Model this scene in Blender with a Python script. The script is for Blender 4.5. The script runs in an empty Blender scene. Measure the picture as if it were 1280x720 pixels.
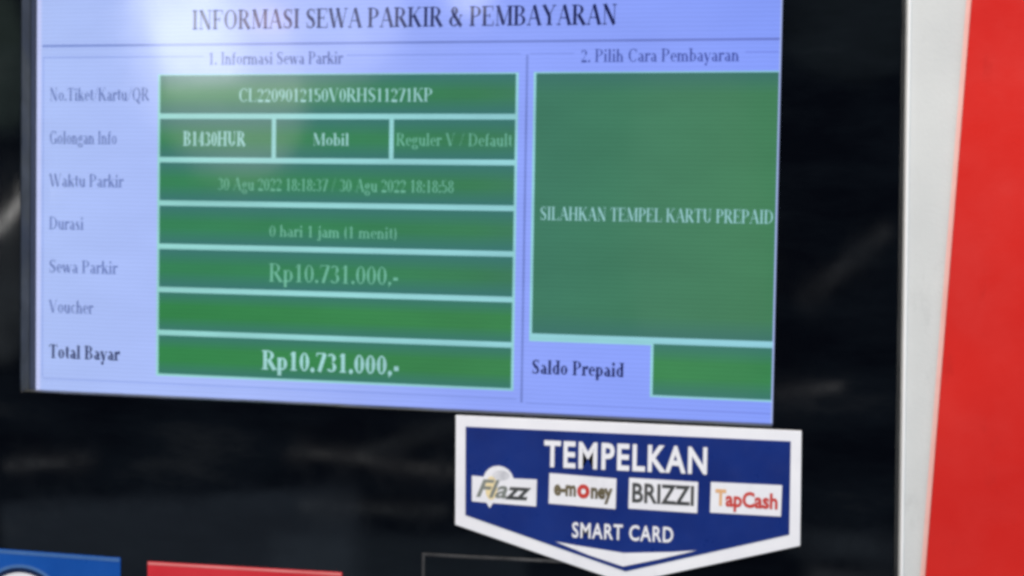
import bpy, math
from mathutils import Matrix, Vector

# ------------------------------------------------------------------ camera
sc = bpy.context.scene
col = sc.collection
cam_d = bpy.data.cameras.new('camera')
cam = bpy.data.objects.new('camera', cam_d)
col.objects.link(cam)
CAM = Vector((0.34444, -0.58120, -0.06633))
rot = Matrix(((0.9716286, -0.0266501, 0.2350055),
              (0.2359279, 0.0394398, -0.9709699),
              (0.0166078, 0.9988665, 0.0446084)))
cam.matrix_world = Matrix.Translation(CAM) @ rot.to_4x4()
cam_d.sensor_width = 36.0
cam_d.lens = 36.0 * 2000.0 / 1280.0
cam_d.clip_start = 0.01
cam_d.clip_end = 100.0
cam_d.dof.use_dof = True
cam_d.dof.focus_distance = 0.572
cam_d.dof.aperture_fstop = 13.0
sc.camera = cam

# ------------------------------------------------------------------ world, lamps, exposure
world = bpy.data.worlds.new('World')
sc.world = world
world.use_nodes = True
bg = world.node_tree.nodes['Background']
bg.inputs['Color'].default_value = (0.55, 0.80, 1.25, 1)
bg.inputs['Strength'].default_value = 0.05
sc.view_settings.view_transform = 'Standard'
sc.view_settings.look = 'None'
sc.view_settings.exposure = 0.0
sc.view_settings.gamma = 1.0
sc.view_settings.use_curve_mapping = False
sc.cycles.filter_width = 3.5
try:
    sc.cycles.pixel_filter_type = 'BLACKMAN_HARRIS'
except Exception:
    pass


def lamp(name, loc, target, sx, sy, radiance, color=(1, 1, 1), roll=0.0, shape='RECTANGLE', spread=180):
    d = bpy.data.lights.new(name, 'AREA')
    d.shape = shape
    d.size = sx
    d.size_y = sy
    area = sx * sy * (math.pi / 4 if shape == 'ELLIPSE' else 1.0)
    d.energy = radiance * math.pi * area
    d.color = color
    d.spread = math.radians(spread)
    o = bpy.data.objects.new(name, d)
    col.objects.link(o)
    q = (Vector(target) - Vector(loc)).to_track_quat('-Z', 'Y')
    o.matrix_world = Matrix.Translation(loc) @ q.to_matrix().to_4x4() @ Matrix.Rotation(math.radians(roll), 4, 'Z')
    return o


def mirror(x, z, dist):
    """point behind the camera that the upright panel mirrors at panel spot (x, z) metres"""
    dx = (x - CAM.x) / 0.585
    dz = (z - CAM.z) / 0.585
    return Vector((x + dx * dist, -dist, z + dz * dist))


def mirror_lamp(name, x, z, w, h, radiance, color=(1, 1, 1), roll=0.0, shape='RECTANGLE', dist=3.0):
    k = 1 + dist / 0.585
    loc = mirror(x, z, dist)
    return lamp(name, loc, (x, 0, z), w * k, h * k, radiance, color, roll, shape)


# daylight from above the drive-through, softly from the front
lamp('canopy_daylight', (0.15, -1.00, 1.55), (0.30, 0, -0.02), 1.5, 1.1, 13.0, (1.0, 0.925, 0.84))
lamp('side_daylight', (2.6, -1.6, 0.10), (0.30, 0, -0.15), 1.4, 1.4, 5.4, (0.74, 0.91, 1.0))
# added lamps behind the camera, shaped for the front's glare, streaks and dim glows
mirror_lamp('glare_lamp', 0.0675, 0.013, 0.032, 0.062, 5.6, (0.93, 0.97, 1.0), 17)
mirror_lamp('glare_lamp_soft', 0.080, -0.006, 0.062, 0.100, 2.2, (1.0, 0.96, 0.88), 24, 'ELLIPSE')
mirror_lamp('glare_lamp_wide', 0.106, 0.012, 0.100, 0.070, 2.0, (0.99, 0.97, 1.0), 0, 'ELLIPSE')
mirror_lamp('glare_speck_lamp', 0.184, 0.018, 0.018, 0.018, 5.5, (1.0, 0.98, 0.98), 0, 'ELLIPSE')
mirror_lamp('glare_speck_lamp_small', 0.137, 0.001, 0.008, 0.009, 2.0, (1.0, 0.98, 0.98), 0, 'ELLIPSE')
mirror_lamp('haze_lamp', 0.272, -0.075, 0.050, 0.170, 0.18, (1.0, 0.92, 0.85), 4, 'ELLIPSE')  # lamp added for a pale veil on the right green cell
mirror_lamp('pink_glare_lamp', 0.102, 0.009, 0.024, 0.010, 3.2, (1.0, 0.42, 0.42), 0, 'ELLIPSE')  # added pink-tinted lamp for a reddish spot in the glare
mirror_lamp('low_glow_lamp', 0.070, -0.222, 0.140, 0.084, 0.26, (0.72, 0.90, 1.15), 1)  # dim lamps added to lighten the panel's lower reflections
mirror_lamp('low_glow_lamp_mid', 0.160, -0.232, 0.100, 0.084, 0.16, (0.72, 0.92, 1.1), 0)
mirror_lamp('low_glow_lamp_side', 0.328, -0.183, 0.040, 0.008, 0.34, (0.75, 0.92, 1.1), -2)
mirror_lamp('low_glow_lamp_side_low', 0.332, -0.197, 0.034, 0.009, 0.42, (0.85, 0.92, 1.0), -4)
mirror_lamp('left_streak_lamp', -0.0035, -0.066, 0.030, 0.0026, 9.0, (1.0, 0.98, 0.95), 50)  # thin added lamps that draw streaks at the panel's left
mirror_lamp('left_streak_lamp_low', 0.011, -0.1695, 0.034, 0.0020, 1.0, (0.95, 0.97, 1.0), 2)
mirror_lamp('streak_lamp', 0.150, -0.162, 0.066, 0.0026, 0.75, (1.0, 0.98, 0.95), -7)  # thin added lamps for faint streaks; no rails stand there
mirror_lamp('streak_lamp_cross', 0.162, -0.153, 0.040, 0.0040, 0.30, (0.9, 0.97, 1.0), 17)
mirror_lamp('streak_lamp_low', 0.150, -0.180, 0.056, 0.0030, 0.45, (0.9, 0.97, 1.0), -1)
mirror_lamp('streak_lamp_right', 0.314, -0.1275, 0.024, 0.0022, 0.85, (1.0, 0.97, 0.97), 8)
mirror_lamp('streak_lamp_upper', 0.326, -0.082, 0.040, 0.0050, 0.34, (0.95, 0.97, 1.0), 42)
mirror_lamp('left_glow_lamp', -0.012, -0.005, 0.022, 0.060, 0.42, (0.70, 1.0, 0.80), 6, 'ELLIPSE')  # dim added lamps tinting the dark strip left of the display
mirror_lamp('left_glow_lamp_low', -0.010, -0.100, 0.018, 0.060, 0.40, (0.85, 0.95, 1.0), 0, 'ELLIPSE')
mirror_lamp('right_glow_lamp', 0.326, 0.004, 0.050, 0.040, 0.10, (0.75, 1.0, 1.0), 0, 'ELLIPSE')  # dim lamp added for the black at the upper right


# ------------------------------------------------------------------ materials
def mat(name):
    m = bpy.data.materials.new(name)
    m.use_nodes = True
    return m, m.node_tree, m.node_tree.nodes['Principled BSDF']


def lin(r, g, b):
    def f(c):
        c /= 255.0
        return c / 12.92 if c <= 0.04045 else ((c + 0.055) / 1.055) ** 2.4
    return (f(r), f(g), f(b), 1.0)


def noise(nt, scale, detail=4, rough=0.55, stretch=(1, 1, 1)):
    tc = nt.nodes.new('ShaderNodeTexCoord')
    mp = nt.nodes.new('ShaderNodeMapping')
    mp.inputs['Scale'].default_value = stretch
    n = nt.nodes.new('ShaderNodeTexNoise')
    n.inputs['Scale'].default_value = scale
    n.inputs['Detail'].default_value = detail
    n.inputs['Roughness'].default_value = rough
    nt.links.new(tc.outputs['Object'], mp.inputs['Vector'])
    nt.links.new(mp.outputs['Vector'], n.inputs['Vector'])
    return n


def ramp(nt, src, stops):
    r = nt.nodes.new('ShaderNodeValToRGB')
    e = r.color_ramp.elements
    e[0].position, e[0].color = stops[0]
    e[1].position, e[1].color = stops[-1]
    for p, c in stops[1:-1]:
        k = e.new(p)
        k.color = c
    nt.links.new(src, r.inputs['Fac'])
    return r


def grey(v):
    return (v, v, v, 1)


def paint(name, c0, c1, scale, rough=(0.3, 0.45), bump=0.0, spec=0.5, scuff=0.0):
    m, nt, p = mat(name)
    n = noise(nt, scale)
    r = ramp(nt, n.outputs['Fac'], [(0.35, c0), (0.65, c1)])
    out = r.outputs['Color']
    if scuff:
        ns = noise(nt, 55, 7, 0.7, (1.6, 1, 0.7))
        rs_ = ramp(nt, ns.outputs['Fac'], [(0.58, grey(1.0)), (0.74, grey(1.0 - scuff))])
        ms = nt.nodes.new('ShaderNodeMix')
        ms.data_type = 'RGBA'
        ms.blend_type = 'MULTIPLY'
        ms.inputs['Factor'].default_value = 1.0
        nt.links.new(out, ms.inputs['A'])
        nt.links.new(rs_.outputs['Color'], ms.inputs['B'])
        out = ms.outputs['Result']
    nt.links.new(out, p.inputs['Base Color'])
    n2 = noise(nt, scale * 3, 5, 0.6)
    rr = ramp(nt, n2.outputs['Fac'], [(0.3, grey(rough[0])), (0.7, grey(rough[1]))])
    nt.links.new(rr.outputs['Color'], p.inputs['Roughness'])
    p.inputs['Specular IOR Level'].default_value = spec
    if bump:
        n3 = noise(nt, 900, 3)
        b = nt.nodes.new('ShaderNodeBump')
        b.inputs['Strength'].default_value = bump
        b.inputs['Distance'].default_value = 0.0003
        nt.links.new(n3.outputs['Fac'], b.inputs['Height'])
        nt.links.new(b.outputs['Normal'], p.inputs['Normal'])
    return m


def make_acrylic():
    m, nt, p = mat('black_acrylic')
    dust = noise(nt, 60, 6, 0.65, (1, 1, 0.6))
    smear_reflect = noise(nt, 16, 6, 0.62, (0.55, 1, 1.8))  # smears; their pale patches also stand in for dim reflections
    r = ramp(nt, smear_reflect.outputs['Fac'], [(0.42, (0.0005, 0.0007, 0.0018, 1)), (0.58, (0.0025, 0.0035, 0.0055, 1)), (0.70, (0.0075, 0.0088, 0.011, 1))])
    nt.links.new(r.outputs['Color'], p.inputs['Base Color'])
    rr = ramp(nt, dust.outputs['Fac'], [(0.35, grey(0.03)), (0.72, grey(0.09))])
    nt.links.new(rr.outputs['Color'], p.inputs['Roughness'])
    p.inputs['IOR'].default_value = 1.49
    wav = noise(nt, 14, 2, 0.5)
    b = nt.nodes.new('ShaderNodeBump')
    b.inputs['Strength'].default_value = 0.12
    b.inputs['Distance'].default_value = 0.0008
    nt.links.new(wav.outputs['Fac'], b.inputs['Height'])
    nt.links.new(b.outputs['Normal'], p.inputs['Normal'])
    return m


def screen_mat(name, stops, var=0.05, shade=None):
    """lit pixels behind a glossy touch surface; stops run across the displayed picture"""
    m, nt, p = mat(name)
    tc = nt.nodes.new('ShaderNodeTexCoord')
    sep = nt.nodes.new('ShaderNodeSeparateXYZ')
    nt.links.new(tc.outputs['Object'], sep.inputs['Vector'])
    mr = nt.nodes.new('ShaderNodeMapRange')
    mr.inputs['From Min'].default_value = 0.0
    mr.inputs['From Max'].default_value = 0.3
    nt.links.new(sep.outputs['X'], mr.inputs['Value'])
    r = ramp(nt, mr.outputs['Result'], stops)
    n = noise(nt, 26, 3, 0.5, (1, 1, 3))
    nr = ramp(nt, n.outputs['Fac'], [(0.3, grey(1 - var)), (0.7, grey(1 + var))])
    mx = nt.nodes.new('ShaderNodeMix')
    mx.data_type = 'RGBA'
    mx.blend_type = 'MULTIPLY'
    mx.inputs['Factor'].default_value = 1.0
    nt.links.new(r.outputs['Color'], mx.inputs['A'])
    nt.links.new(nr.outputs['Color'], mx.inputs['B'])
    wv = nt.nodes.new('ShaderNodeTexWave')
    wv.wave_type = 'BANDS'
    wv.bands_direction = 'Z'
    wv.inputs['Scale'].default_value = 190.0
    wv.inputs['Distortion'].default_value = 1.2
    wv.inputs['Detail'].default_value = 2.0
    nt.links.new(tc.outputs['Object'], wv.inputs['Vector'])
    wr = ramp(nt, wv.outputs['Fac'], [(0.0, grey(0.955)), (1.0, grey(1.035))])
    m3 = nt.nodes.new('ShaderNodeMix')
    m3.data_type = 'RGBA'
    m3.blend_type = 'MULTIPLY'
    m3.inputs['Factor'].default_value = 1.0
    nt.links.new(mx.outputs['Result'], m3.inputs['A'])
    nt.links.new(wr.outputs['Color'], m3.inputs['B'])
    mx = m3
    if shade:
        # the table buttons are drawn with a teal rim above and below
        sg = nt.nodes.new('ShaderNodeSeparateXYZ')
        nt.links.new(tc.outputs['Generated'], sg.inputs['Vector'])
        e0, e1 = shade[1], 1 - shade[1]
        rg = ramp(nt, sg.outputs['Z'], [(0.0, grey(1)), (e0, grey(0)), (e1, grey(0)), (1.0, grey(1))])
        m2 = nt.nodes.new('ShaderNodeMix')
        m2.data_type = 'RGBA'
        nt.links.new(rg.outputs['Color'], m2.inputs['Factor'])
        nt.links.new(mx.outputs['Result'], m2.inputs['A'])
        m2.inputs['B'].default_value = shade[0]
        mx = m2
    nt.links.new(mx.outputs['Result'], p.inputs['Emission Color'])
    p.inputs['Emission Strength'].default_value = 1.0
    p.inputs['Base Color'].default_value = (0.004, 0.004, 0.006, 1)
    g = noise(nt, 40, 5, 0.6)
    gr = ramp(nt, g.outputs['Fac'], [(0.3, grey(0.04)), (0.7, grey(0.10))])
    nt.links.new(gr.outputs['Color'], p.inputs['Roughness'])
    p.inputs['IOR'].default_value = 1.5
    return m


M = {}
M['acrylic'] = make_acrylic()
M['white'] = paint('white_powder_coat', (0.585, 0.60, 0.612, 1), (0.65, 0.665, 0.672, 1), 18, (0.35, 0.5), 0.25, scuff=0.16)
M['lip_highlight'] = paint('white_lip_highlight', (0.86, 0.86, 0.88, 1), (0.9, 0.9, 0.92, 1), 30)
M['red'] = paint('red_vinyl', (0.60, 0.018, 0.014, 1), (0.66, 0.023, 0.017, 1), 14, (0.25, 0.45), 0.12, scuff=0.12)
M['pink_edge'] = paint('cut_edge_highlight', (0.88, 0.52, 0.49, 1), (0.90, 0.60, 0.57, 1), 60)  # light caught by the cladding's cut edge, painted as pale pink
M['acrylic_edge'] = paint('sawn_acrylic_edge', (0.010, 0.011, 0.006, 1), (0.060, 0.058, 0.042, 1), 30, (0.35, 0.6))
M['bezel'] = paint('dark_bezel', (0.010, 0.014, 0.024, 1), (0.018, 0.024, 0.038, 1), 40, (0.35, 0.5))
M['gasket'] = paint('dark_grey_gasket', (0.02, 0.02, 0.022, 1), (0.04, 0.04, 0.042, 1), 60, (0.5, 0.7))
M['steel'] = paint('grey_steel', (0.008, 0.008, 0.010, 1), (0.085, 0.085, 0.09, 1), 60, (0.3, 0.5))  # wide dark-to-pale mottle stands in for uneven reflections on the rim
M['sticker_white'] = paint('white_vinyl', (0.82, 0.82, 0.89, 1), (0.88, 0.88, 0.94, 1), 50, (0.3, 0.45), scuff=0.10)
M['navy'] = paint('navy_print', (0.006, 0.022, 0.17, 1), (0.008, 0.030, 0.21, 1), 40, (0.25, 0.4))
M['blue'] = paint('blue_print', (0.004, 0.070, 0.36, 1), (0.008, 0.090, 0.42, 1), 40, (0.25, 0.4))
M['pale_blue'] = paint('pale_blue_print', (0.05, 0.14, 0.38, 1), (0.07, 0.17, 0.42, 1), 60)
M['navy_dark'] = paint('dark_navy_print', (0.004, 0.012, 0.05, 1), (0.006, 0.018, 0.07, 1), 60)
M['red_print'] = paint('red_print', (0.60, 0.022, 0.035, 1), (0.68, 0.035, 0.05, 1), 40, (0.25, 0.4))
M['pink_top_highlight'] = paint('pink_top_highlight', (0.72, 0.20, 0.20, 1), (0.78, 0.26, 0.26, 1), 60)
M['ink'] = paint('dark_grey_ink', (0.045, 0.05, 0.055, 1), (0.09, 0.09, 0.09, 1), 80)
M['ink_brown'] = paint('brown_ink', (0.10, 0.08, 0.04, 1), (0.16, 0.13, 0.07, 1), 80)
M['ink_grey'] = paint('mid_grey_ink', (0.17, 0.19, 0.18, 1), (0.25, 0.27, 0.25, 1), 80)
M['ink_red'] = paint('red_ink', (0.55, 0.035, 0.03, 1), (0.60, 0.06, 0.045, 1), 80)
M['ink_orange'] = paint('orange_ink', (0.75, 0.40, 0.18, 1), (0.80, 0.48, 0.25, 1), 80)
M['ink_yellow'] = paint('pale_yellow_ink', (0.82, 0.66, 0.36, 1), (0.85, 0.72, 0.45, 1), 80)

M['lcd'] = screen_mat('screen_pale_blue', [(0.0, lin(173, 193, 247)), (0.35, lin(165, 184, 249)), (0.62, lin(146, 166, 251)), (1.0, lin(134, 157, 250))], 0.03)  # viewing-angle shift put into the emission: paler left, bluer right
M['lcd_edge'] = screen_mat('screen_border', [(0.0, lin(196, 204, 250)), (1.0, lin(168, 184, 236))], 0.03)
M['lcd_line'] = screen_mat('screen_rule', [(0.0, lin(128, 148, 214)), (1.0, lin(108, 124, 206))], 0.08)
M['lcd_faint'] = screen_mat('screen_faint_rule', [(0.0, lin(150, 170, 232)), (1.0, lin(121, 140, 232))], 0.05)
M['lcd_mint'] = screen_mat('screen_mint_gap', [(0.0, lin(148, 212, 202)), (1.0, lin(146, 206, 220))], 0.08)
M['green'] = screen_mat('screen_green', [(0.0, lin(50, 128, 84)), (0.45, lin(54, 127, 84)), (0.62, lin(58, 124, 84)), (0.72, lin(63, 121, 95)), (1.0, lin(66, 126, 92))], 0.05, (lin(58, 116, 112), 0.42))
M['green_deep'] = screen_mat('screen_green_deep', [(0.0, lin(46, 130, 70)), (0.62, lin(58, 130, 76)), (1.0, lin(56, 132, 78))], 0.06, (lin(58, 118, 108), 0.35))
M['green_big'] = screen_mat('screen_green_panel', [(0.0, lin(62, 121, 95)), (0.72, lin(62, 121, 96)), (1.0, lin(66, 127, 88))], 0.05, (lin(60, 114, 104), 0.08))
M['txt_dark'] = screen_mat('screen_text_navy', [(0.0, lin(50, 58, 104)), (0.5, lin(38, 46, 96)), (0.78, lin(16, 22, 76)), (1.0, lin(16, 22, 76))], 0.1)
M['txt_mid'] = screen_mat('screen_text_slate', [(0.0, lin(84, 102, 164)), (1.0, lin(54, 68, 150))], 0.1)
M['txt_label'] = screen_mat('screen_text_label', [(0.0, lin(88, 106, 168)), (1.0, lin(88, 106, 168))], 0.1)
M['txt_bold'] = screen_mat('screen_text_bold', [(0.0, lin(30, 42, 84)), (1.0, lin(14, 22, 84))], 0.1)
M['txt_light'] = screen_mat('screen_text_light', [(0.0, lin(160, 212, 206)), (1.0, lin(152, 204, 210))], 0.1)
M['txt_faint'] = screen_mat('screen_text_faint', [(0.0, lin(110, 180, 150)), (1.0, lin(108, 176, 156))], 0.1)


# ------------------------------------------------------------------ mesh helpers
def mesh_obj(name, verts, faces, material, parent=None, smooth=False):
    me = bpy.data.meshes.new(name)
    me.from_pydata([tuple(v) for v in verts], [], faces)
    me.validate()
    me.update()
    me.materials.append(material)
    o = bpy.data.objects.new(name, me)
    col.objects.link(o)
    if parent is not None:
        o.parent = parent
        w = Vector((0, 0, 0))
        a = parent
        while a is not None:
            w += a.location
            a = a.parent
        o.matrix_parent_inverse = Matrix.Identity(4)
        o.location = -w            # vertices stay in scene metres
    return o


def bevel(o, w, seg=2):
    b = o.modifiers.new('bevel', 'BEVEL')
    b.width = w
    b.segments = seg
    b.limit_method = 'ANGLE'
    b.angle_limit = math.radians(35)
    return o


def slab(name, pts, y0, y1, material, parent=None, bev=0.0):
    """prism of an outline pts [(x,z)...] in millimetres between depths y0 (front) and y1 (back)"""
    n = len(pts)
    area = sum(pts[i][0] * pts[(i + 1) % n][1] - pts[(i + 1) % n][0] * pts[i][1] for i in range(n))
    if area < 0:
        pts = pts[::-1]
    V = [(x / 1000, y0 / 1000, z / 1000) for x, z in pts] + [(x / 1000, y1 / 1000, z / 1000) for x, z in pts]
    F = [list(range(n)), list(range(2 * n - 1, n - 1, -1))]
    for i in range(n):
        j = (i + 1) % n
        F.append([i, i + n, j + n, j])
    o = mesh_obj(name, V, F, material, parent)
    if bev:
        bevel(o, bev / 1000)
    return o


def rect(x0, x1, z0, z1):
    return [(x0, z0), (x1, z0), (x1, z1), (x0, z1)]


def ring(name, outer, inner, y0, y1, material, parent=None, bev=0.0):
    """frame between two four-cornered outlines (same winding), millimetres"""
    V = []
    for y in (y0, y1):
        for loop in (outer, inner):
            V += [(x / 1000, y / 1000, z / 1000) for x, z in loop]
    F = []
    for i in range(4):
        j = (i + 1) % 4
        F.append([i, j, 4 + j, 4 + i])
        F.append([8 + j, 8 + i, 12 + i, 12 + j])
        F.append([j, i, 8 + i, 8 + j])
        F.append([4 + i, 4 + j, 12 + j, 12 + i])
    o = mesh_obj(name, V, F, material, parent)
    if bev:
        bevel(o, bev / 1000)
    return o


def empty(name, loc, label=None, cat=None, group=None):
    o = bpy.data.objects.new(name, None)
    col.objects.link(o)
    o.location = loc
    o.empty_display_size = 0.02
    if label:
        o['label'] = label
        o['category'] = cat
    if group:
        o['group'] = group
    return o


# ------------------------------------------------------------------ serif letters drawn with a broad pen
# v/V/B/U: upright (no / both / bottom / top serif)  t/k: thin/thick line  e: arc  s: serif  d: dot
G = {
 'A': (.70, "t .09 0 .34 .7;k .35 .7 .60 0;t .18 .25 .50 .25;s .10 0 .19;s .60 0 .21"),
 'B': (.62, "V .14 0 .7;t .1 .68 .32 .68;e .31 .53 .18 .16 -90 90;t .1 .36 .33 .36;e .32 .19 .21 .18 -90 90;t .1 .02 .33 .02"),
 'C': (.66, "e .37 .35 .28 .36 42 318;t .58 .7 .58 .5"),
 'D': (.70, "V .14 0 .7;t .1 .68 .3 .68;t .1 .02 .3 .02;e .30 .35 .31 .34 -90 90"),
 'E': (.60, "V .14 0 .7;t .1 .68 .52 .68;t .52 .7 .52 .54;t .1 .36 .38 .36;t .38 .44 .38 .28;t .1 .02 .54 .02;t .54 0 .54 .18"),
 'F': (.56, "V .14 0 .7;t .1 .68 .51 .68;t .51 .7 .51 .54;t .1 .36 .37 .36;t .37 .44 .37 .28"),
 'G': (.70, "e .37 .35 .28 .36 42 318;t .58 .7 .58 .52;B .58 .06 .30;s .56 .3 .2"),
 'H': (.74, "V .14 0 .7;V .58 0 .7;t .14 .36 .58 .36"),
 'I': (.34, "V .17 0 .7"),
 'J': (.40, "U .26 .15 .7;e .15 .14 .11 .15 180 360"),
 'K': (.70, "V .14 0 .7;t .17 .30 .56 .69;k .30 .42 .58 0;s .56 .7 .18;s .59 0 .18"),
 'L': (.60, "V .14 0 .7;t .1 .02 .54 .02;t .54 0 .54 .2"),
 'M': (.88, "t .14 0 .14 .7;k .16 .7 .43 .04;t .43 .02 .70 .7;V .73 0 .7;s .14 0 .18;s .13 .7 .14"),
 'N': (.72, "t .14 0 .14 .7;k .14 .7 .57 0;t .58 0 .58 .7;s .14 0 .2;s .58 .7 .2;s .11 .7 .12"),
 'O': (.74, "e .37 .35 .29 .36 0 360"),
 'P': (.58, "V .14 0 .7;t .1 .68 .3 .68;e .31 .51 .20 .18 -90 90;t .14 .33 .32 .33"),
 'Q': (.74, "e .37 .35 .29 .36 0 360;k .40 .06 .62 -.16"),
 'R': (.66, "V .14 0 .7;t .1 .68 .3 .68;e .31 .52 .19 .17 -90 90;t .14 .35 .32 .35;k .31 .35 .57 0;s .58 0 .14"),
 'S': (.54, "e .27 .52 .18 .18 40 250;k .17 .42 .40 .28;e .27 .18 .19 .19 -140 60;t .45 .7 .45 .52;t .09 .2 .09 .0"),
 'T': (.62, "B .31 0 .7;t .05 .68 .57 .68;t .05 .7 .05 .53;t .57 .7 .57 .53"),
 'U': (.70, "U .16 .2 .7;e .35 .22 .19 .22 180 360;t .54 .2 .54 .7;s .54 .7 .18"),
 'V': (.70, "k .10 .7 .36 0;t .36 0 .60 .7;s .11 .7 .2;s .60 .7 .17"),
 'W': (.96, "k .09 .7 .30 0;t .30 0 .48 .66;k .45 .7 .67 0;t .67 0 .87 .7;s .10 .7 .19;s .46 .7 .18;s .87 .7 .17"),
 'Y': (.68, "k .10 .7 .35 .32;t .35 .32 .58 .7;B .35 0 .33;s .11 .7 .19;s .58 .7 .17"),
 'a': (.46, "B .33 0 .32;e .21 .31 .13 .15 0 150;e .20 .13 .13 .13 70 320"),
 'b': (.50, "U .12 0 .7;e .26 .23 .17 .23 -130 130"),
 'c': (.44, "e .25 .23 .18 .23 50 310"),
 'd': (.50, "U .38 0 .7;e .24 .23 .17 .23 50 310;s .42 0 .1"),
 'e': (.45, "e .24 .23 .17 .23 0 310;t .08 .26 .40 .26"),
 'f': (.34, "B .15 0 .55;e .26 .55 .11 .15 60 180;s .17 .45 .24"),
 'g': (.48, "e .22 .31 .14 .15 0 360;e .23 -.07 .18 .12 0 360;t .3 .42 .46 .44;t .12 .17 .12 .05"),
 'h': (.52, "B .12 0 .7;e .26 .29 .13 .16 0 160;B .39 0 .29"),
 'i': (.28, "B .14 0 .45;s .09 .45 .1;d .14 .62"),
 'j': (.28, "v .16 -.1 .45;s .11 .45 .1;d .16 .62;e .08 -.1 .08 .1 180 360"),
 'k': (.52, "B .12 0 .7;t .15 .2 .40 .44;k .24 .28 .44 0;s .4 .45 .14;s .45 0 .12"),
 'l': (.28, "B .14 0 .7;s .09 .7 .1"),
 'm': (.80, "B .12 0 .45;e .26 .29 .13 .16 0 160;B .39 0 .29;e .53 .29 .13 .16 0 160;B .66 0 .29;s .07 .45 .1"),
 'n': (.52, "B .12 0 .45;e .26 .29 .13 .16 0 160;B .39 0 .29;s .07 .45 .1"),
 'o': (.50, "e .25 .23 .18 .23 0 360"),
 'p': (.50, "B .12 -.2 .45;e .26 .23 .17 .23 -130 130;s .07 .45 .1"),
 'r': (.38, "B .12 0 .45;e .26 .30 .12 .14 50 150;d .32 .40;s .07 .45 .1"),
 's': (.40, "e .20 .34 .12 .11 40 250;k .12 .28 .28 .18;e .20 .12 .13 .12 -140 60"),
 't': (.32, "v .15 .1 .6;e .23 .1 .08 .1 180 300;s .17 .45 .26"),
 'u': (.52, "v .12 .14 .45;e .25 .15 .13 .16 180 340;B .39 0 .45;s .07 .45 .1;s .34 .45 .1"),
 'v': (.48, "k .08 .45 .25 0;t .25 0 .41 .45;s .08 .45 .15;s .41 .45 .13"),
 'w': (.70, "k .08 .45 .22 0;t .22 0 .35 .45;k .34 .45 .48 0;t .48 0 .62 .45;s .09 .45 .15;s .62 .45 .13"),
 'y': (.48, "k .08 .45 .25 0;t .41 .45 .18 -.2;s .08 .45 .15;s .41 .45 .13;d .14 -.16"),
 '0': (.48, "e .24 .33 .18 .34 0 360"),
 '1': (.48, "B .25 0 .68;t .10 .56 .25 .68"),
 '2': (.48, "e .23 .49 .17 .18 -30 170;t .39 .42 .08 .03;k .07 .04 .42 .04"),
 '3': (.48, "e .22 .51 .16 .16 -70 150;e .22 .18 .19 .18 -150 80"),
 '4': (.48, "B .32 0 .68;t .32 .68 .05 .2;t .05 .2 .44 .2"),
 '5': (.48, "t .12 .66 .42 .66;v .12 .38 .66;e .22 .21 .19 .21 -150 130"),
 '6': (.48, "e .24 .21 .17 .21 0 360;e .38 .28 .31 .40 110 180"),
 '7': (.48, "t .06 .66 .44 .66;k .43 .66 .18 0;t .07 .66 .06 .54"),
 '8': (.48, "e .24 .51 .15 .16 0 360;e .24 .18 .18 .18 0 360"),
 '9': (.48, "e .24 .46 .17 .21 0 360;e .10 .40 .31 .40 -70 0"),
 '.': (.22, "d .11 .05"), ',': (.22, "d .11 .05;t .13 .04 .06 -.1"), ':': (.22, "d .11 .05;d .11 .38"),
 '-': (.30, "k .05 .22 .25 .22"), '/': (.36, "t .04 -.03 .32 .72"),
 '(': (.28, "e .26 .28 .17 .42 110 250"), ')': (.28, "e .02 .28 .17 .42 -70 70"),
 '&': (.72, "e .28 .54 .13 .15 0 360;e .26 .18 .2 .19 60 320;k .20 .46 .60 0;t .40 .06 .60 .40;s .58 .41 .16"),
 ' ': (.26, ""),
}


def glyph_polys(ch, tk, tn):
    adv, spec = G[ch]
    polys = []

    def band(x0, y0, x1, y1, w):
        dx, dy = x1 - x0, y1 - y0
        L = math.hypot(dx, dy) or 1e-6
        nx, ny = -dy / L * w / 2, dx / L * w / 2
        polys.append([(x0 + nx, y0 + ny), (x0 - nx, y0 - ny), (x1 - nx, y1 - ny), (x1 + nx, y1 + ny)])

    def serif(x, y, w):
        y = max(y, tn / 2) if y < .2 else y - tn / 2
        band(x - w / 2, y, x + w / 2, y, tn)
    for it in spec.split(';'):
        if not it:
            continue
        a = it.split()
        k, v = a[0], [float(q) for q in a[1:]]
        if k in 'vVBU':
            x, y0, y1 = v
            band(x, y0, x, y1, tk)
            if k in 'VB':
                serif(x, y0, tk + .13)
            if k in 'VU':
                serif(x - (.03 if k == 'U' else 0), y1, tk + .13)
        elif k == 't':
            band(*v, tn)
        elif k == 'k':
            band(*v, tk)
        elif k == 's':
            serif(*v)
        elif k == 'd':
            x, y = v
            r = tk * .6
            polys.append([(x + r * math.cos(i * math.pi / 3), y + r * math.sin(i * math.pi / 3)) for i in range(6)])
        elif k == 'e':
            cx, cy, rx, ry, a0, a1 = v
            n = max(4, int(abs(a1 - a0) / 22))
            prev = None
            for i in range(n + 1):
                th = math.radians(a0 + (a1 - a0) * i / n)
                w = tn + (tk - tn) * abs(math.cos(th)) ** 1.3
                c, s = math.cos(th), math.sin(th)
                o = (cx + (rx + w * .25) * c, cy + ry * s)
                q = (cx + (rx - w * .75) * c, cy + (ry - min(w, tn * 1.6)) * s)
                if prev:
                    polys.append([prev[0], o, q, prev[1]])
                prev = (o, q)
    return adv, polys


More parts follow.
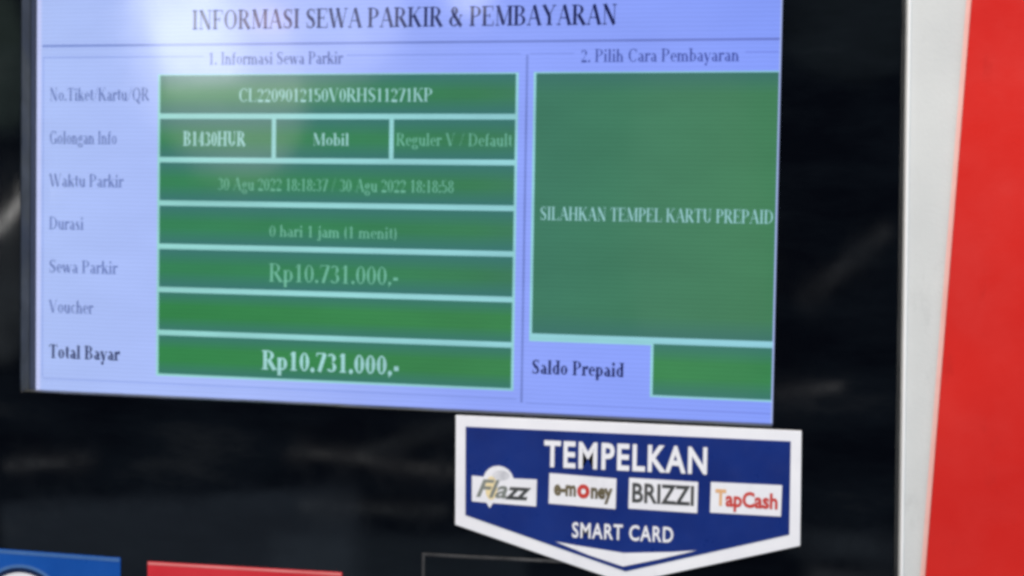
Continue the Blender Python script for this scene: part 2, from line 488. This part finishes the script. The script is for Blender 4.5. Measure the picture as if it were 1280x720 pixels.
def serif_text(name, text, x0, x1, zb, cap, y, material, parent, bold=False, slope=0.0, tk=None):
    """one line of serif lettering between x0 and x1 (mm), baseline zb, capital height cap"""
    tk, tn = (tk, tk * .26) if tk else (.165, .045) if bold else (.115, .026)
    x = 0
    out = []
    for ch in text:
        adv, polys = glyph_polys(ch, tk, tn)
        out += [[(px + x, py) for px, py in p] for p in polys]
        x += adv + (.02 if bold else 0)
    sx = (x1 - x0) / x
    sy = cap / .7
    V, F = [], []
    for p in out:
        b = len(V)
        a = sum(p[i][0] * p[(i + 1) % len(p)][1] - p[(i + 1) % len(p)][0] * p[i][1] for i in range(len(p)))
        if a < 0:
            p = p[::-1]
        for px, py in p:
            X = x0 + px * sx
            V.append((X / 1000, y / 1000, (zb + py * sy + slope * (X - x0)) / 1000))
        F.append(list(range(b, b + len(p))))
    return mesh_obj(name, V, F, material, parent)


def sans_text(name, text, x0, x1, zb, cap, y, material, parent, bold=0.0, shear=0.0, slope=0.0, spacing=1.0):
    """one line of sans lettering (built-in face) fitted between x0 and x1 (mm)"""
    cu = bpy.data.curves.new('tmp_text', 'FONT')
    cu.body = text
    cu.offset = bold
    cu.shear = shear
    cu.space_character = spacing
    cu.resolution_u = 3
    ob = bpy.data.objects.new('tmp_text', cu)
    col.objects.link(ob)
    dg = bpy.context.evaluated_depsgraph_get()
    me = bpy.data.meshes.new_from_object(ob.evaluated_get(dg))
    xs = [v.co.x for v in me.vertices]
    lo, hi = min(xs), max(xs)
    sx = (x1 - x0) / (hi - lo)
    sy = cap / 0.70
    V = []
    for v in me.vertices:
        X = x0 + (v.co.x - lo) * sx
        V.append((X / 1000, y / 1000, (zb + v.co.y * sy + slope * (X - x0)) / 1000))
    F = [list(p.vertices) for p in me.polygons]
    bpy.data.objects.remove(ob)
    bpy.data.curves.remove(cu)
    bpy.data.meshes.remove(me)
    return mesh_obj(name, V, F, material, parent)


# ------------------------------------------------------------------ the payment kiosk
kiosk = empty('payment_kiosk', (0.17, 0.06, -0.30),
              'white and red payment kiosk with glossy black front and lit display of green cells', 'kiosk')
X0, X1, ZT, ZB = -80.0, 470.0, 110.0, -300.0
hole = rect(-6, 307, -147, 36)
ring('housing_front', rect(X0, X1, ZB, ZT), hole, 3.6, 6.0, M['white'], kiosk, 0.8)
ring('housing_side', rect(X0 + 1, X1 - 1, ZB + 1, ZT - 1), rect(X0 + 3, X1 - 3, ZB + 3, ZT - 3), 6.0, 118.0, M['white'], kiosk)
slab('housing_back', rect(X0 + 3.2, X1 - 3.2, ZB + 3.2, ZT - 3.2), 114.0, 117.0, M['white'], kiosk)
# black acrylic front, its right edge cut a hair out of square
op = rect(-0.6, 301.3, -140.4, 28.6)
ring('front_panel', [(-66, -284), (346.6, -284), (341.8, 92), (-66, 92)], op, 0.0, 3.4, M['acrylic'], kiosk, 0.5)
ring('panel_gasket', [(-67.4, -285.4), (348.0, -285.4), (343.1, 93.4), (-67.4, 93.4)],
     [(-66.1, -284.1), (346.75, -284.1), (341.95, 92.1), (-66.1, 92.1)], 2.6, 3.5, M['gasket'], kiosk)
ring('panel_cut_edge', rect(-1.2, 301.9, -141.0, 29.2), rect(-0.55, 301.25, -140.35, 28.55), 0.6, 6.9, M['acrylic_edge'], kiosk)
ring('display_bezel', rect(-5, 306, -145, 33), rect(-0.35, 301.0, -140.9, 28.5), 7.0, 11.9, M['bezel'], kiosk)
slab('panel_lip_highlight', [(348.9, -299), (350.0, -299), (344.6, 109), (343.5, 109)], 2.7, 3.58, M['lip_highlight'], kiosk, 0.25)  # housing lip; its bright edge highlight is put into a whiter paint
# red cladding with a slanting, pale-edged border
slab('red_cladding', [(371.15, 109.0), (468, 109.0), (468, -299), (350.9, -299)], 1.9, 3.55, M['red'], kiosk, 0.35)
slab('cladding_edge', [(369.45, 109.0), (371.1, 109.0), (350.85, -299), (349.2, -299)], 3.35, 3.58, M['pink_edge'], kiosk)
# dark reader window below the display
ring('reader_frame', [(170.2, -262), (256, -262), (256, -193.8), (170.2, -195.2)],
     [(171.4, -260.8), (254.8, -260.8), (254.8, -195.0), (171.4, -196.3)], -0.30, -0.02, M['steel'], kiosk, 0.3)
slab('reader_window', [(171.5, -260.7), (254.7, -260.7), (254.7, -195.1), (171.5, -196.4)], -0.22, -0.02, M['acrylic'], kiosk)

# ------------------------------------------------------------------ the display picture
YS = 11.5
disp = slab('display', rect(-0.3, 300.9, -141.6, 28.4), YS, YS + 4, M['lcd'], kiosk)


def tile(name, x0, x1, z0, z1, m, lift=0.10):
    return slab(name, rect(x0, x1, z0, z1), YS - lift, YS - 0.01, m, disp)


tile('picture_border', -0.25, 1.7, -141.5, 28.3, M['lcd_edge'], 0.06)
tile('picture_border', 299.9, 300.85, -141.5, 28.3, M['lcd_edge'], 0.16)
tile('header_rule', 2.2, 299.8, -0.55, 0.45, M['lcd_line'])
# group box outlines
for (a, b) in ((2.4, 73.0), (133.5, 203.0), (206.5, 223.5), (287.5, 299.5)):
    tile('group_rule', a, b, -5.0, -4.4, M['lcd_faint'])
tile('group_rule', 2.4, 2.9, -135.6, -5.0, M['lcd_faint'])
tile('group_rule', 205.0, 205.9, -137.2, -5.1, M['lcd_line'], 0.08)
tile('group_rule', 2.9, 203.5, -136.3, -135.8, M['lcd_faint'])
tile('group_rule', 207.2, 299.5, -137.6, -137.1, M['lcd_faint'])

# table: seven rows, mint backing showing in the gaps
tile('table_backing', 53.6, 202.2, -132.9, -11.7, M['lcd_mint'], 0.05)
rows = [-12.2, -28.45, -45.85, -63.2, -80.6, -98.0, -115.35, -132.0]
g = 1.05
cells = []
for i in range(7):
    zt = rows[i] - (g if i else 0)
    zb = rows[i + 1] + (g if i < 6 else 0)
    cols = [(54.6, 201.2)] if i != 1 else [(54.6, 102.5), (104.3, 151.1), (152.9, 201.2)]
    for (a, b) in cols:
        tile('table_cell', a, b, zb, zt, M['green_deep'] if i >= 5 else M['green'])
# payment side
tile('table_backing', 208.1, 299.85, -113.6, -11.6, M['lcd_mint'], 0.05)
tile('table_backing', 254.8, 299.85, -133.0, -113.62, M['lcd_mint'], 0.05)
tile('payment_cell', 209.1, 299.85, -110.6, -12.1, M['green_big'])
tile('balance_cell', 255.8, 299.85, -132.2, -113.0, M['green_deep'])

YT = YS - 0.16


def st(text, x0, x1, zb, cap, m, bold=False, tk=None):
    return serif_text('lettering', text, x0, x1, zb, cap, YT, M[m], disp, bold, tk=tk)


st('INFORMASI SEWA PARKIR & PEMBAYARAN', 68.0, 239.8, 5.9, 7.6, 'txt_dark', tk=.145)
st('1. Informasi Sewa Parkir', 75.2, 131.8, -8.0, 4.8, 'txt_mid', tk=.125)
st('2. Pilih Cara Pembayaran', 226.0, 285.3, -8.0, 4.8, 'txt_mid', tk=.125)
for text, xe, zb in (('No.Tiket/Kartu/QR', 49.9, -22.3), ('Golongan Info', 35.8, -39.8), ('Waktu Parkir', 38.8, -57.2),
                     ('Durasi', 21.2, -74.7), ('Sewa Parkir', 36.4, -92.3), ('Voucher', 25.6, -108.8)):
    st(text, 5.5, xe, zb, 5.2, 'txt_label', tk=.12)
st('Total Bayar', 5.7, 37.6, -127.5, 5.6, 'txt_bold', True)
st('Saldo Prepaid', 209.2, 244.9, -126.0, 5.4, 'txt_bold', True)
st('CL2209012150V0RHS11271KP', 88.3, 168.4, -22.7, 5.2, 'txt_light')
st('B1430HUR', 64.8, 91.6, -40.2, 5.8, 'txt_light', True)
st('Mobil', 119.6, 134.8, -39.8, 4.8, 'txt_light')
st('Reguler V / Default', 153.9, 200.3, -39.7, 4.9, 'txt_faint')
st('30 Agu 2022 18:18:37 / 30 Agu 2022 18:18:58', 79.7, 177.5, -57.7, 5.0, 'txt_faint')
st('0 hari 1 jam (1 menit)', 101.8, 155.0, -75.8, 4.6, 'txt_faint')
st('Rp10.731.000,-', 101.8, 155.8, -93.6, 7.2, 'txt_faint')
st('Rp10.731.000,-', 99.4, 156.8, -128.6, 7.6, 'txt_light', True)
st('SILAHKAN TEMPEL KARTU PREPAID', 211.4, 299.2, -67.4, 5.0, 'txt_light')

# ------------------------------------------------------------------ stickers on the front panel
# five-sided navy card-payment sticker
ps = empty('card_payment_sticker', (0.2475, -0.0002, -0.2006),
           'navy five-sided sticker with white border reading TEMPELKAN SMART CARD below the display', 'sticker')
slab('white_border', [(182.9, -141.7), (311.8, -141.5), (312.3, -183.1), (249.0, -201.2), (183.3, -183.4)], -0.55, -0.02, M['sticker_white'], ps, 0.15)
slab('navy_field', [(186.9, -145.8), (308.1, -145.4), (308.4, -179.2), (249.0, -196.7), (187.3, -179.4)], -0.68, -0.56, M['navy'], ps)
slab('white_chevron', [(222.3, -187.3), (230.0, -188.2), (248.2, -189.9), (266.5, -188.3), (275.0, -187.2), (261.0, -191.4), (248.0, -194.9), (235.0, -191.5)],
     -0.76, -0.69, M['sticker_white'], ps)
sans_text('lettering', 'TEMPELKAN', 217.4, 278.2, -159.1, 9.5, -0.76, M['sticker_white'], ps, 0.026, slope=0.006, spacing=1.13)
sans_text('lettering', 'SMART CARD', 228.6, 266.4, -185.2, 5.6, -0.76, M['sticker_white'], ps, 0.018, slope=0.012, spacing=1.12)


def patch(pts, extra=None):
    return slab('logo_patch', pts, -0.78, -0.69, M['sticker_white'], ps)


arc = [(200.0 + 6.0 * math.cos(math.radians(a)), -165.9 + 5.9 * math.sin(math.radians(a))) for a in range(14, 167, 19)]
p1 = patch([(189.8, -174.0), (195.5, -174.2), (196.8, -176.2), (198.0, -174.2), (214.7, -174.5), (214.8, -164.4)] + arc + [(189.7, -164.3)])
p2 = patch([(219.5, -173.1), (244.8, -173.7), (244.9, -162.4), (219.6, -161.7)])
p3 = patch([(249.6, -173.2), (275.0, -173.4), (275.1, -162.0), (249.7, -161.8)])
p4 = patch([(279.7, -172.9), (305.2, -172.8), (305.4, -161.5), (279.8, -161.7)])
YL = -0.84
slab('sun_mark', [(197.3 + 2.4 * math.cos(math.radians(a)), -168.6 + 4.6 * math.sin(math.radians(a))) for a in range(0, 360, 30)], -0.80, -0.785, M['ink_yellow'], p1)
slab('globe_mark', [(201.0 + 3.4 * math.cos(math.radians(a)), -163.6 + 2.0 * math.sin(math.radians(a))) for a in range(0, 360, 30)], -0.80, -0.785,
     paint('pale_grey_ink', (0.55, 0.56, 0.62, 1), (0.72, 0.72, 0.78, 1), 300), p1)
sans_text('lettering', 'Fla', 191.5, 203.6, -172.0, 6.6, YL, M['ink_grey'], p1, 0.02, 0.35)
sans_text('lettering', 'zz', 202.6, 212.8, -172.2, 6.6, YL, M['ink'], p1, 0.03, 0.35)
sans_text('lettering', 'e-m', 221.4, 229.8, -169.6, 5.4, YL, M['ink_brown'], p2, 0.045)
sans_text('lettering', 'o', 230.2, 235.0, -170.0, 6.8, YL, M['ink_red'], p2, 0.045)
sans_text('lettering', 'ney', 235.4, 243.6, -170.0, 5.4, YL, M['ink_brown'], p2, 0.045)
sans_text('lettering', 'BRIZZI', 250.9, 273.7, -170.6, 7.0, YL, M['ink'], p3, 0.025)
sans_text('lettering', 'T', 281.5, 285.4, -169.9, 5.6, YL, M['ink_orange'], p4, 0.04)
sans_text('lettering', 'apCash', 285.2, 304.0, -170.1, 5.4, YL, M['ink_red'], p4, 0.035)

ps.location.y -= 0.0003     # it overlaps the reader frame

# blue sticker with a round badge
bs = empty('blue_logo_sticker', (0.0005, -0.0002, -0.2560),
           'blue rectangular sticker with a round white badge at the lower left corner', 'sticker', 'stickers along the bottom')
slab('blue_backing', rect(-43.4, 44.4, -256, -205.4), -0.45, -0.02, M['blue'], bs, 0.15)
slab('pale_top_edge', rect(-43.0, 44.0, -207.1, -205.7), -0.50, -0.46, M['pale_blue'], bs)


def disc(r):
    return [(0.6 + r * 1.12 * math.cos(2 * math.pi * i / 48), -228.6 + r * math.sin(2 * math.pi * i / 48)) for i in range(48)]


slab('badge_ring', disc(17.5), -0.52, -0.46, M['pale_blue'], bs)
slab('badge_outline', disc(16.2), -0.58, -0.53, M['navy_dark'], bs)
slab('badge_disc', disc(14.2), -0.64, -0.59, M['sticker_white'], bs)

# red sticker
rs = empty('red_sticker', (0.097, -0.0002, -0.2560), 'plain red rectangular sticker between the blue sticker and the dark reader window', 'sticker',
           'stickers along the bottom')
slab('red_backing', [(56.6, -256.5), (138.6, -255.3), (138.1, -204.9), (56.2, -206.1)], -0.45, -0.02, M['red_print'], rs, 0.15)
slab('pale_top_edge', [(56.5, -207.3), (137.8, -206.1), (137.8, -205.2), (56.5, -206.4)], -0.50, -0.46, M['pink_top_highlight'], rs)  # highlight along the sticker's top edge, painted as a pink strip
